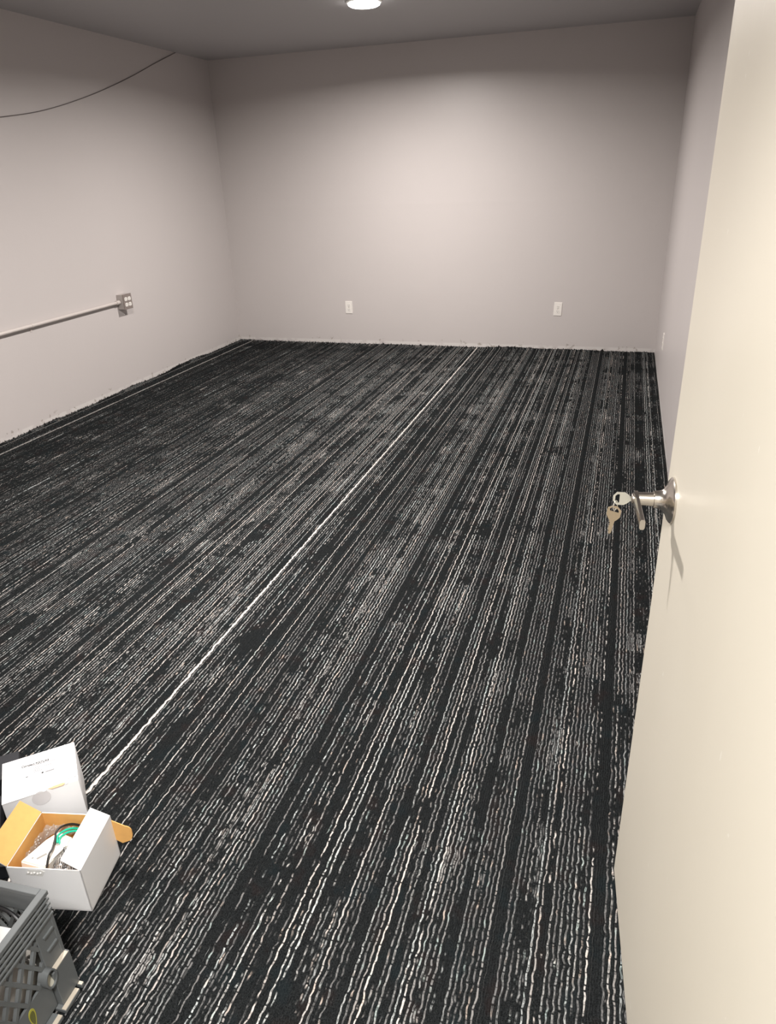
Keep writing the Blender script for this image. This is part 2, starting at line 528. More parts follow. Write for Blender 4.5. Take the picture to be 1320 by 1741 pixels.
def carpet():
    # real ribs: dark rows stand, pale rows lie in the grooves between them, both waver like the yarn does
    rg = np.random.default_rng(17)
    xs, zs = [], []
    k = math.ceil(XL / (2 * ROWP)) + 1
    while (2 * k + 1.5) * ROWP < XR - 0.005:
        c = (2 * k + 0.5) * ROWP
        d = 0.0 if any(abs(c - x) < ROWP * 1.3 for x in PALE_YARNS) else PILE
        xs += [c, c + ROWP]
        zs += [-d, 0.0]
        k += 1
    xs = np.array([XL + 0.003] + xs + [XR - 0.002])
    zs = np.array([0.0] + zs + [0.0])
    n = 1150
    ys = np.concatenate([[YF + 0.002, YF + 0.014], np.linspace(YF + 0.02, YB - 0.02, n), [YB - 0.012, YB - 0.003]])
    W_, H_ = len(xs), len(ys)
    wob = rg.normal(size=(H_, W_))
    wob[1:-1] = 0.25 * wob[:-2] + 0.5 * wob[1:-1] + 0.25 * wob[2:]
    wob[:, 1:-1] = 0.3 * wob[:, :-2] + 0.7 * wob[:, 1:-1] + 0.3 * wob[:, 2:]
    wob *= WAVER / wob.std()
    wob = np.clip(wob, -0.0024, 0.0024)
    wob[:, :2] = 0; wob[:, -2:] = 0; wob[:2] = 0; wob[-2:] = 0
    Z = np.repeat(zs[None, :], H_, 0) + np.where(zs == 0.0, -1.0, 0.35)[None, :] * rg.random((H_, W_)) * 0.0009
    Z[:, [0, -1]] = 0.0
    el = np.array([edge_rise(nL, y) for y in ys])
    er = np.array([0.5 * edge_rise(nR, y) for y in ys])
    kl = np.clip(1 - (xs - XL - 0.003) / 0.034, 0, 1) ** 1.4
    kr = np.clip(1 - (XR - 0.002 - xs) / 0.030, 0, 1) ** 1.4
    Z = np.where(kl[None, :] > 0, np.maximum(Z, el[:, None] * kl[None, :]), Z)
    Z = np.where(kr[None, :] > 0, np.maximum(Z, er[:, None] * kr[None, :]), Z)
    eb = np.array([0.9 * edge_rise(nB, x + 9) for x in xs])
    Z[-1] = np.maximum(Z[-1], eb)
    Z[-2] = np.maximum(Z[-2], 0.5 * eb)
    X = np.repeat(xs[None, :], H_, 0)
    Y = np.repeat(ys[:, None], W_, 1)
    co = np.stack([X + wob, Y, Z], -1).reshape(-1, 3)
    idx = np.arange(W_ * H_).reshape(H_, W_)
    q = np.stack([idx[:-1, :-1], idx[:-1, 1:], idx[1:, 1:], idx[1:, :-1]], -1).reshape(-1, 4)
    loop = np.concatenate([idx[0], idx[1:, -1], idx[-1, -2::-1], idx[-2:0:-1, 0]])
    L_ = len(loop)
    low = co[loop].copy()
    low[:, 2] = -DROP
    lo = len(co) + np.arange(L_)
    side = np.stack([loop, lo, np.roll(lo, -1), np.roll(loop, -1)], -1)
    uv = np.concatenate([np.stack([X, Y], -1).reshape(-1, 2), low[:, :2]])
    co = np.concatenate([co, low])
    f = np.concatenate([q, side]).astype(np.int32)
    me = bpy.data.meshes.new('carpet')
    me.vertices.add(len(co))
    me.vertices.foreach_set('co', co.astype(np.float32).ravel())
    me.loops.add(f.size)
    me.loops.foreach_set('vertex_index', f.ravel())
    me.polygons.add(len(f))
    me.polygons.foreach_set('loop_start', np.arange(0, f.size, 4, dtype=np.int32))
    mi = np.zeros(len(f), np.int32)
    mi[len(q):] = 1
    me.materials.append(M['carpet'])
    me.materials.append(M['fray'])
    me.polygons.foreach_set('material_index', mi)
    me.polygons.foreach_set('use_smooth', mi == 0)
    me.update(calc_edges=True)
    me.uv_layers.new(name='rows')
    me.uv_layers['rows'].data.foreach_set('uv', uv[f.ravel()].astype(np.float32).ravel())
    me.validate()
    o = link('carpet', me)
    tag(o, 'charcoal loop pile carpet with fine pale stripes, laid wall to wall with raw edges', 'carpet')
    # black threads standing up where the cut edge meets the walls
    bm = bmesh.new()
    rnd = random.Random(11)
    def tuft(p, out, s):
        s2 = s * rnd.uniform(0.6, 1.4)
        a = Vector((-out.y, out.x, 0)) * s2
        top = p + out * s * rnd.uniform(-0.2, 0.6) + Vector((0, 0, s * rnd.uniform(0.7, 2.2))) + a * rnd.uniform(-0.8, 0.8)
        v = [bm.verts.new(q) for q in (p - a, p + a, p + out * s * 0.9, top)]
        for f in ((0, 1, 3), (1, 2, 3), (2, 0, 3), (0, 2, 1)):
            bm.faces.new([v[k] for k in f])
    y = YF + 0.1
    while y < YB:
        tuft(Vector((XL + 0.004, y, edge_rise(nL, y) - 0.001)), Vector((1, 0, 0)), rnd.uniform(0.003, 0.008))
        y += rnd.uniform(0.003, 0.012)
    x = XL + 0.05
    while x < XR - 0.05:
        tuft(Vector((x, YB - 0.004, 0.9 * edge_rise(nB, x + 9) - 0.001)), Vector((0, -1, 0)), rnd.uniform(0.003, 0.007) * (2.0 if rnd.random() < 0.04 else 1))
        x += rnd.uniform(0.004, 0.014)
    y = YF + 0.9
    while y < YB - 0.02:
        tuft(Vector((XR - 0.004, y, 0.5 * edge_rise(nR, y) - 0.001)), Vector((-1, 0, 0)), rnd.uniform(0.003, 0.006))
        y += rnd.uniform(0.004, 0.02)
    f = build('frayed_edge', bm, M['fray'], o)
    tag(f, 'black frayed threads along the cut edge', kind='stuff')
carpet()

# ------------------------------------------------------------------ door with lever handle
D = Vector((0.0929, -0.99567, 0.0))          # from the free edge towards the hinges
N = Vector((-0.99567, -0.0929, 0.0))         # out of the face that shows
B = Vector((0.10587, 1.24469, 0.0))          # foot of the free edge
UP = Vector((0, 0, 1))
def on_door(s, z, t=0.0):
    return B + D * s + N * t + UP * z

def door():
    bm = bmesh.new()
    quadbox(bm, on_door(0, 0.004), on_door(0.905, 0.004), on_door(0.905, 2.034), on_door(0, 2.034), -N * 0.044)
    bmesh.ops.bevel(bm, geom=list(bm.edges), offset=0.0015, segments=1, affect='EDGES')
    o = build('door_1', bm, M['door'])
    tag(o, 'open cream painted flush door with a satin lever handle', kind='structure')
    # latch plate on the free edge and three hinges
    bm = bmesh.new()
    quadbox(bm, on_door(-0.0012, 0.925, -0.009), on_door(-0.0012, 0.985, -0.009), on_door(-0.0012, 0.985, -0.034), on_door(-0.0012, 0.925, -0.034), D * 0.0014)
    quadbox(bm, on_door(-0.0012, 0.946, -0.014), on_door(-0.0012, 0.964, -0.014), on_door(-0.0012, 0.964, -0.028), on_door(-0.0012, 0.946, -0.028), -D * 0.010)
    build('latch_plate', bm, M['nickel_dark'], o)
    for z in (0.25, 1.02, 1.80):
        bm = bmesh.new()
        tube(bm, [on_door(0.909, z - 0.045, 0.004), on_door(0.909, z + 0.045, 0.004)], 0.006, 10)
        build('hinge', bm, M['nickel_dark'], o, True)
    # rose on the face, then the neck, the lever arm and the key cylinder
    s0, z0 = 0.065, 0.955
    c = on_door(s0, z0)
    bm = bmesh.new()
    lathe(bm, c, N, [(0.0, 0.0), (0.0, 0.0385), (0.003, 0.0385), (0.0045, 0.037), (0.007, 0.0335), (0.010, 0.026), (0.014, 0.0195),
                     (0.019, 0.0160), (0.026, 0.0148), (0.030, 0.0146), (0.030, 0.0)], 40)
    rose = build('lever_handle', bm, M['nickel'], o, True)
    tag(rose, 'satin nickel lever handle on a round rose')
    bm = bmesh.new()
    lathe(bm, c, N, [(0.029, 0.0), (0.029, 0.0128), (0.0305, 0.0128), (0.031, 0.0118), (0.0555, 0.0112), (0.0555, 0.0)], 24)
    build('neck', bm, M['nickel'], rose, True)
    # lever arm: a flat blade that runs level towards the hinges and turns a little in at its tip
    bm = bmesh.new()
    prof = []
    for k in range(15):
        l = -0.013 + 0.115 * k / 14
        t = 0.0585
        hh = 0.0125 - 0.0040 * max(0, min(1, (l + 0.005) / 0.07))
        if k == 0: hh *= 0.62
        prof.append((l, t, hh))
    rings = []
    for l, t, hh in prof:
        th = 0.0042
        rings.append([bm.verts.new(on_door(s0 + l, z0 + a * hh, t + b * th)) for a, b in ((-1, -0.6), (-0.6, -1), (0.6, -1), (1, -0.6), (1, 0.6), (0.6, 1), (-0.6, 1), (-1, 0.6))])
    for a, b in zip(rings, rings[1:]):
        for k in range(8):
            bm.faces.new((a[k], a[(k + 1) % 8], b[(k + 1) % 8], b[k]))
    bm.faces.new(rings[0][::-1]); bm.faces.new(rings[-1])
    build('lever', bm, M['nickel'], rose, True)
    bm = bmesh.new()
    lathe(bm, c, N, [(0.060, 0.0), (0.060, 0.0085), (0.0645, 0.0085), (0.0655, 0.0075), (0.0655, 0.0)], 24)
    build('key_cylinder', bm, M['nickel_dark'], rose, True)
    return c
HUB = door()

# ------------------------------------------------------------------ keys
def key_mesh(blade):
    """flat key in local x (along the blade), y (across); the bow's middle is the origin"""
    bm = bmesh.new()
    hole = [(-0.0100, -0.0046), (-0.0068, -0.0078), (-0.0030, -0.0078), (-0.0030, 0.0078), (-0.0068, 0.0078), (-0.0100, 0.0046)]
    outer = [(-0.0135, -0.0040), (-0.0075, -0.0115), (0.0045, -0.0115), (0.0105, -0.0075), (0.0135, -0.0046), (0.0135, 0.0046), (0.0105, 0.0075), (0.0045, 0.0115), (-0.0075, 0.0115), (-0.0135, 0.0040)]
    t = 0.0011
    vs = {}
    def ring(pts, z):
        return [bm.verts.new((x, y, z)) for x, y in pts]
    ol, oh, hl, hh = ring(outer, -t), ring(outer, t), ring(hole, -t), ring(hole, t)
    for o_, h_ in ((ol, hl), (oh, hh)):
        es = []
        for rg in (o_, h_):
            for i in range(len(rg)):
                es.append(bm.edges.new((rg[i], rg[(i + 1) % len(rg)])))
        bmesh.ops.triangle_fill(bm, use_beauty=True, edges=es)
    for a, b in ((ol, oh), (hl, hh)):
        for i in range(len(a)):
            j = (i + 1) % len(a)
            bm.faces.new((a[i], a[j], b[j], b[i]))
    bl = bmesh.new()
    L = blade
    cuts = [(0.0125, -0.0044), (0.0125 + L, -0.0030), (0.0125 + L + 0.003, 0.0000), (0.0125 + L - 0.001, 0.0022)]
    n = 5
    for k in range(n):
        x = 0.0125 + L - 0.004 - (L - 0.010) * k / (n - 1)
        cuts += [(x, 0.0012 + 0.0012 * ((k * 7) % 3) / 2), (x - 0.0012, 0.0036)]
    cuts += [(0.0165, 0.0042), (0.0125, 0.0044)]
    prism(bl, [(x, y, -t * 0.9) for x, y in cuts], (0, 0, 2 * t * 0.9))
    return bm, bl

def put_key(name, mw, mat, blade, label):
    bow, bl = key_mesh(blade)
    o = empty(name, mw)
    build('bow', bow, mat, o)
    build('blade', bl, mat, o)
    tag(o, label, 'key', 'keys at the door lever')
    return o

# first key: blade inside the lever's cylinder, bow upright and facing the camera
kc = HUB + N * 0.0815 + D * 0.0 + UP * (-0.001)
ax = -N
mw = Matrix((ax, UP, ax.cross(UP))).transposed().to_4x4()
mw.translation = kc
put_key('key', mw, M['key_nickel'], 0.006, 'bright silver key pushed into the lever handle of the cream door')
# split ring through its bow
rc = kc + N * 0.0085 + UP * (-0.0135)
bm = bmesh.new()
for off in (-0.0006, 0.0006):
    tube(bm, [rc + (N * math.cos(a) * 0.45 + UP * math.sin(a)) * 0.0085 + D * (math.cos(a) * 0.004 + off) for a in [2 * math.pi * k / 24 for k in range(25)]], 0.0008, 6, False)
o = build('key_ring', bm, M['key_nickel'], None, True)
tag(o, 'tiny wire ring joining the two keys at the door lever', 'key ring')
# second key hangs from the ring
hd = (Vector((0, 0, -1)) + N * 0.12).normalized()
sd = (N * 0.93 - D * 0.36)
sd = (sd - hd * sd.dot(hd)).normalized()
mw = Matrix((hd, sd, hd.cross(sd))).transposed().to_4x4()
mw.translation = rc + UP * (-0.0085) + hd * 0.0062 + N * 0.0006
put_key('key', mw, M['key_brass'], 0.024, 'dull brass key hanging on the ring below the silver key')

# ------------------------------------------------------------------ outlets
def duplex(bm_plate_mat, parent_mw, name, label, group=None):
    """wall outlet in local x (across), z (up), y (out of the wall is -y)"""
    o = empty(name, parent_mw)
    bm = bmesh.new()
    box(bm, -0.035, 0.035, -0.005, 0.0, -0.0575, 0.0575)
    es = [e for e in bm.edges if all(v.co.y < -0.004 for v in e.verts)]
    bmesh.ops.bevel(bm, geom=es, offset=0.0028, segments=2, affect='EDGES')
    build('cover_plate', bm, M['plate'], o, True)
    for zc in (0.0195, -0.0195):
        face(o, 0, zc, -0.005, 'socket')
    bm = bmesh.new()
    lathe(bm, (0, -0.005, 0), (0, -1, 0), [(0, 0.0), (0, 0.0032), (0.0008, 0.0028), (0.0011, 0.0)], 12)
    build('screw', bm, M['nickel_dark'], o)
    tag(o, label, 'outlet', group)
    return o

def face(parent, xc, zc, y, name, sc=1.0):
    pts = []
    for k in range(24):
        a = 2 * math.pi * k / 24
        x, z = 0.0172 * math.cos(a), 0.0172 * math.sin(a)
        pts.append((xc + x * sc, y, zc + max(-0.0135, min(0.0135, z)) * sc))
    bm = bmesh.new()
    prism(bm, pts, (0, -0.0016, 0))
    f = build(name, bm, M['plate'], parent)
    for sx, hh in ((-0.0064, 0.0042), (0.0064, 0.0034)):
        bm = bmesh.new()
        box(bm, xc + (sx - 0.0011) * sc, xc + (sx + 0.0011) * sc, y - 0.0020, y - 0.0012, zc + (0.003 - hh) * sc, zc + (0.003 + hh) * sc)
        build('slot', bm, M['slot'], f)
    bm = bmesh.new()
    lathe(bm, (xc, y - 0.0012, zc - 0.0078 * sc), (0, -1, 0), [(0, 0.0), (0, 0.0025 * sc), (0.0008, 0.0025 * sc), (0.0008, 0.0)], 10)
    build('ground_hole', bm, M['slot'], f)
    return f

grp = 'white outlets on the walls'
duplex(None, Matrix.Translation((-2.4805, YB, 0.3428)), 'wall_outlet', 'white duplex outlet low on the end wall nearer the left corner', grp)
duplex(None, Matrix.Translation((-0.529, YB, 0.3560)) @ Matrix.Rotation(math.radians(2.0), 4, 'Y'), 'wall_outlet', 'white duplex outlet low on the end wall nearer the door', grp)
duplex(None, basis((XR, 5.546, 0.322), -math.pi / 2), 'wall_outlet', 'white duplex outlet seen edge-on low on the wall beside the door', grp)

# quad outlet in a steel box on the left wall (local -y points into the room)
o = empty('surface_outlet', basis((XL, 4.855, 0.658), math.pi / 2))
bm = bmesh.new()
box(bm, -0.049, 0.049, -0.054, 0.0, -0.052, 0.056, 0.002)
build('box_body', bm, M['galv'], o)
bm = bmesh.new()
box(bm, -0.052, 0.052, -0.061, -0.054, -0.054, 0.058, 0.002)
build('cover_plate', bm, M['cover'], o)
for xc in (-0.021, 0.021):
    for zc in (0.022, -0.019):
        face(o, xc, zc, -0.061, 'socket', 1.02)
for sx, sz in ((-0.044, 0.051), (0.044, -0.047)):
    bm = bmesh.new()
    lathe(bm, (sx, -0.061, sz), (0, -1, 0), [(0, 0.0), (0, 0.003), (0.001, 0.0025), (0.001, 0)], 10)
    build('screw', bm, M['nickel_dark'], o)
tag(o, 'grey steel box with four white sockets mounted on the left wall', 'outlet')

# conduit that feeds it
bm = bmesh.new()
tube(bm, [(XL + 0.019, 0.36, 0.640), (XL + 0.019, 4.79, 0.660)], 0.0118, 14)
o = build('conduit', bm, M['conduit'], None, True)
tag(o, 'painted metal conduit running along the left wall to the steel outlet box', 'conduit')
bm = bmesh.new()
tube(bm, [(XL + 0.019, 4.765, 0.6599), (XL + 0.019, 4.8055, 0.660)], 0.0160, 14)
build('connector', bm, M['conduit'], o, True)
for y in (1.2, 3.88):
    z = 0.640 + 0.020 * (y - 0.36) / 4.43
    bm = bmesh.new()
    tube(bm, [(XL + 0.019, y - 0.008, z), (XL + 0.019, y + 0.008, z)], 0.0134, 14)
    box(bm, XL, XL + 0.003, y - 0.008, y + 0.008, z - 0.040, z)
    lathe(bm, (XL + 0.003, y, z - 0.031), (1, 0, 0), [(0, 0), (0, 0.004), (0.002, 0.003), (0.002, 0)], 10)
    build('strap', bm, M['conduit'], o)

# thin wire sagging along the left wall from the ceiling
bm = bmesh.new()
pts = [(6.115, 2.437), (5.789, 2.327), (5.389, 2.187), (4.907, 2.040), (4.434, 1.925), (4.038, 1.864), (3.6, 1.815), (3.1, 1.79), (2.5, 1.80), (1.9, 1.87), (1.2, 2.03), (0.5, 2.30), (0.36, 2.437)]
tube(bm, spline([(XL + 0.0055, y, z) for y, z in pts], 8), 0.0026, 6)
o = build('hanging_wire', bm, M['wire'], None, True)
tag(o, 'thin grey wire sagging from the ceiling across the left wall', 'wire')

# ------------------------------------------------------------------ ceiling lights
def ceiling_light(x, y, label, mat, watts, tint, r=0.10, spread=BEAM):
    o = empty('ceiling_light', Matrix.Translation((x, y, H)))
    bm = bmesh.new()
    lathe(bm, (0, 0, 0), (0, 0, -1), [(0, 0), (0, r + 0.012), (0.006, r + 0.012), (0.012, r + 0.004), (0.012, 0)], 40)
    build('trim_ring', bm, M['lamp_trim'], o, True)
    bm = bmesh.new()
    lathe(bm, (0, 0, 0), (0, 0, -1), [(0.012, r), (0.020, r * 0.97), (0.026, r * 0.86), (0.031, r * 0.6), (0.033, r * 0.3), (0.0335, 0)], 40)
    build('diffuser', bm, mat, o, True)
    l = bpy.data.lights.new('lamp_beam', 'AREA')
    l.shape = 'DISK'
    l.size = 2 * r * 0.9
    l.energy = watts
    l.color = tint
    l.spread = spread
    lo = link('lamp_beam', l, o)
    lo.location = (0, 0, -0.036)
    tag(o, label, 'light', 'round ceiling lights')
ceiling_light(-1.684, 5.06, 'lit round ceiling light nearer the end wall', M['lamp'], LAMP_FAR, (1.0, 0.94, 0.89))
ceiling_light(-1.684, 2.3, 'lit round ceiling light nearer the doorway', M['lamp'], LAMP_NEAR, (1.0, 0.94, 0.89))
ceiling_light(-0.12, -0.32, 'lit round ceiling light in the hall outside', M['lamp_hall'], LAMP_HALL, (1.0, 0.98, 0.95), 0.20, math.pi)

# ------------------------------------------------------------------ closed white carton
CA = math.radians(42.69)
CW, CD, CH = 0.172, 0.147, 0.128
def text_mesh(body, size, name, mat, parent, loc, rot=0.0, depth=0.0003, sx=1.0):
    c = bpy.data.curves.new(name, 'FONT')
    c.body = body
    c.size = size
    c.extrude = depth
    c.offset = 0.00022
    t = bpy.data.objects.new('tmp', c)
    COL.objects.link(t)
    bpy.context.view_layer.update()
    me = bpy.data.meshes.new_from_object(t.evaluated_get(bpy.context.evaluated_depsgraph_get()))
    bpy.data.objects.remove(t)
    me.materials.clear()
    me.materials.append(mat)
    o = link(name, me, parent)
    o.location = loc
    o.rotation_euler = (0, 0, rot)
    o.scale = (sx, 1, 1)
    return o

def carton():
    o = empty('white_carton', basis((-1.175, 1.045, 0.001), CA))
    bm = bmesh.new()
    box(bm, -CW, 0, 0, CD, 0.0, CH - 0.0012, 0.0012)
    build('box_body', bm, M['card'], o, True)
    # lid panel with its tuck edge lifted unevenly over the front
    bm = bmesh.new()
    rnd = random.Random(5)
    front = []
    k = 18
    for i in range(k + 1):
        x = -CW + CW * i / k
        y = -0.0012 - (0.0022 * rnd.random() if i > 9 else 0.0005 * rnd.random())
        if 11 <= i <= 14: y += 0.006
        if i >= 16: y += 0.004
        front.append((x, y, CH - 0.0012))
    prism(bm, front + [(0.0, CD, CH - 0.0012), (-CW, CD, CH - 0.0012)], (0, 0, 0.0016))
    build('lid', bm, M['card'], o)
    bm = bmesh.new()
    prism(bm, [(-0.070, 0.0004, CH + 0.0003), (-0.060, -0.0035, CH), (-0.036, -0.0035, CH), (-0.028, 0.0018, CH), (-0.036, 0.0055, CH + 0.0003), (-0.056, 0.0045, CH + 0.0003)], (0, 0, 0.0009))
    t = build('torn_patch', bm, M['torn'], o)
    t['label'] = 'torn brown board at the lid edge'
    bm = bmesh.new()
    tube(bm, spline([(-0.022, 0.016, CH + 0.001), (-0.018, 0.010, CH + 0.005), (-0.010, 0.010, CH + 0.006), (-0.005, 0.015, CH + 0.002), (-0.001, 0.019, CH + 0.001)], 5), 0.0016, 6)
    build('curled_tape', bm, M['seal'], o, True)
    # round clear seal over the front edge
    bm = bmesh.new()
    lathe(bm, (-0.088, -0.0008, CH - 0.018), (0, -1, 0), [(0, 0), (0, 0.021), (0.0006, 0.021), (0.0006, 0)], 28)
    t = build('seal_sticker', bm, M['seal'], o)
    t['label'] = 'round clear seal on the front'
    # print on the lid
    z = CH + 0.0007
    text_mesh('Compact FIXTURE', 0.0098, 'printed_title', M['ink'], o, (-0.1275, 0.1080, z), math.radians(-3), sx=0.84)
    for i, (x0, x1, y0) in enumerate(((-0.100, -0.073, 0.103), (-0.065, -0.048, 0.1005), (-0.100, -0.083, 0.094), (-0.100, -0.084, 0.088), (-0.100, -0.084, 0.083), (-0.100, -0.079, 0.078), (-0.074, -0.056, 0.0895))):
        bm = bmesh.new()
        box(bm, x0, x1, y0, y0 + 0.0016, z - 0.0002, z + 0.0002)
        build('printed_line', bm, M['ink_pale'], o)
    bm = bmesh.new()
    for a in ((-0.128, -0.1275, 0.073, 0.106), (-0.106, -0.1055, 0.073, 0.106), (-0.128, -0.1055, 0.0725, 0.073)):
        box(bm, *a, z - 0.0002, z + 0.0002)
    build('printed_frame', bm, M['ink_pale'], o)
    bm = bmesh.new()
    box(bm, -0.1185, -0.1130, 0.067, 0.0695, z - 0.0002, z + 0.0002)
    build('printed_mark', bm, M['ink'], o)
    bm = bmesh.new()
    lathe(bm, (-0.0795, 0.0665, z), (0, 0, 1), [(0, 0), (0, 0.003), (0.0003, 0.003), (0.0003, 0)], 6)
    build('printed_mark', bm, M['ink'], o)
    bm = bmesh.new()
    box(bm, -0.073, -0.052, 0.064, 0.068, z - 0.0002, z + 0.0002)
    build('printed_line', bm, M['ink_pale'], o)
    tag(o, 'closed white carton with small grey print on its lid and a torn front edge', 'box')
carton()

# ------------------------------------------------------------------ open white box and what is in it
BA = math.radians(12.458)
BW, BD, BH = 0.1688, 0.1498, 0.128
BX = basis((-0.99468, 0.82527, 0.001), BA)
def open_box():
    o = empty('open_box', BX)
    t = 0.0022
    def panel(name, a, b, c, d, n, lab=None):
        """white outside; the brown inside is the face the vector n points to"""
        bm = bmesh.new()
        a, b, c, d, n = map(Vector, (a, b, c, d, n))
        quadbox(bm, a, b, c, d, n * t)
        p = build(name, bm, [M['card'], M['kraft']], o)
        nn = n.normalized()
        for f in p.data.polygons:
            f.material_index = 1 if f.normal.dot(nn) > 0.9 else 0
        if lab: p['label'] = lab
        return p
    panel('base', (-BW, 0, 0.001), (0, 0, 0.001), (0, BD, 0.001), (-BW, BD, 0.001), (0, 0, 1))
    panel('front_wall', (-BW, 0, 0), (0, 0, 0), (0, 0, BH), (-BW, 0, BH), (0, 1, 0))
    panel('back_wall', (-BW, BD, 0), (0, BD, 0), (0, BD, BH), (-BW, BD, BH), (0, -1, 0))
    panel('side_wall', (0, 0, 0), (0, BD, 0), (0, BD, BH), (0, 0, BH), (-1, 0, 0))
    panel('side_wall', (-BW, 0, 0), (-BW, BD, 0), (-BW, BD, BH), (-BW, 0, BH), (1, 0, 0))
    # right flap leans over the opening, left flap stands out to the side
    panel('top_flap', (0, 0.001, BH), (0, BD - 0.001, BH), (-0.041, BD - 0.004, BH + 0.026), (-0.041, 0.004, BH + 0.026), (-0.54, 0, -0.84), 'white flap folded in over the contents')
    panel('top_flap', (-BW, 0.001, BH), (-BW, BD - 0.001, BH), (-BW - 0.043, BD - 0.003, BH + 0.036), (-BW - 0.043, 0.003, BH + 0.036), (0.64, 0, 0.77), 'brown inside of the flap folded out')
    # rounded ear of the back wall sticking out past the right corner
    bm = bmesh.new()
    pts = [(0.0, BD, 0.050), (0.0, BD, 0.112)]
    for k in range(7):
        a = math.pi / 2 * (1 - k / 6)
        pts.append((0.030 + 0.014 * math.cos(a), BD, 0.082 + 0.014 * math.sin(a)))
    for k in range(1, 7):
        a = -math.pi / 3 * k / 6
        pts.append((0.026 + 0.018 * math.cos(a), BD, 0.076 + 0.030 * math.sin(a)))
    pts.append((0.014, BD, 0.040))
    prism(bm, pts, (0, -0.002, 0))
    p = build('side_tab', bm, [M['kraft']], o)
    p['label'] = 'rounded brown tab beside the back corner'
    # patch of clear tape with trapped bubbles near the top of the front
    bm = bmesh.new()
    prism(bm, [(-0.128, -0.0002, BH - 0.020), (-0.090, -0.0002, BH - 0.022), (-0.082, -0.0002, BH - 0.008), (-0.090, -0.0002, BH - 0.003), (-0.118, -0.0002, BH - 0.004)], (0, -0.0006, 0))
    tp = build('tape_patch', bm, M['bubble'], o)
    tp['label'] = 'shiny tape patch on the front'
    bm = bmesh.new()
    for i in range(5):
        bmesh.ops.create_uvsphere(bm, u_segments=8, v_segments=6, radius=0.0028, matrix=Matrix.Translation((-0.120 + 0.007 * i, -0.0008, BH - 0.012 - 0.002 * (i % 2))))
    tag(build('tape_bubbles', bm, M['bubble'], tp, True), kind='stuff')
    tag(o, 'open white box with brown inside and wires, standing behind the grey crate', 'box')
open_box()

def local(pts):
    return [BX @ Vector(p) for p in pts]

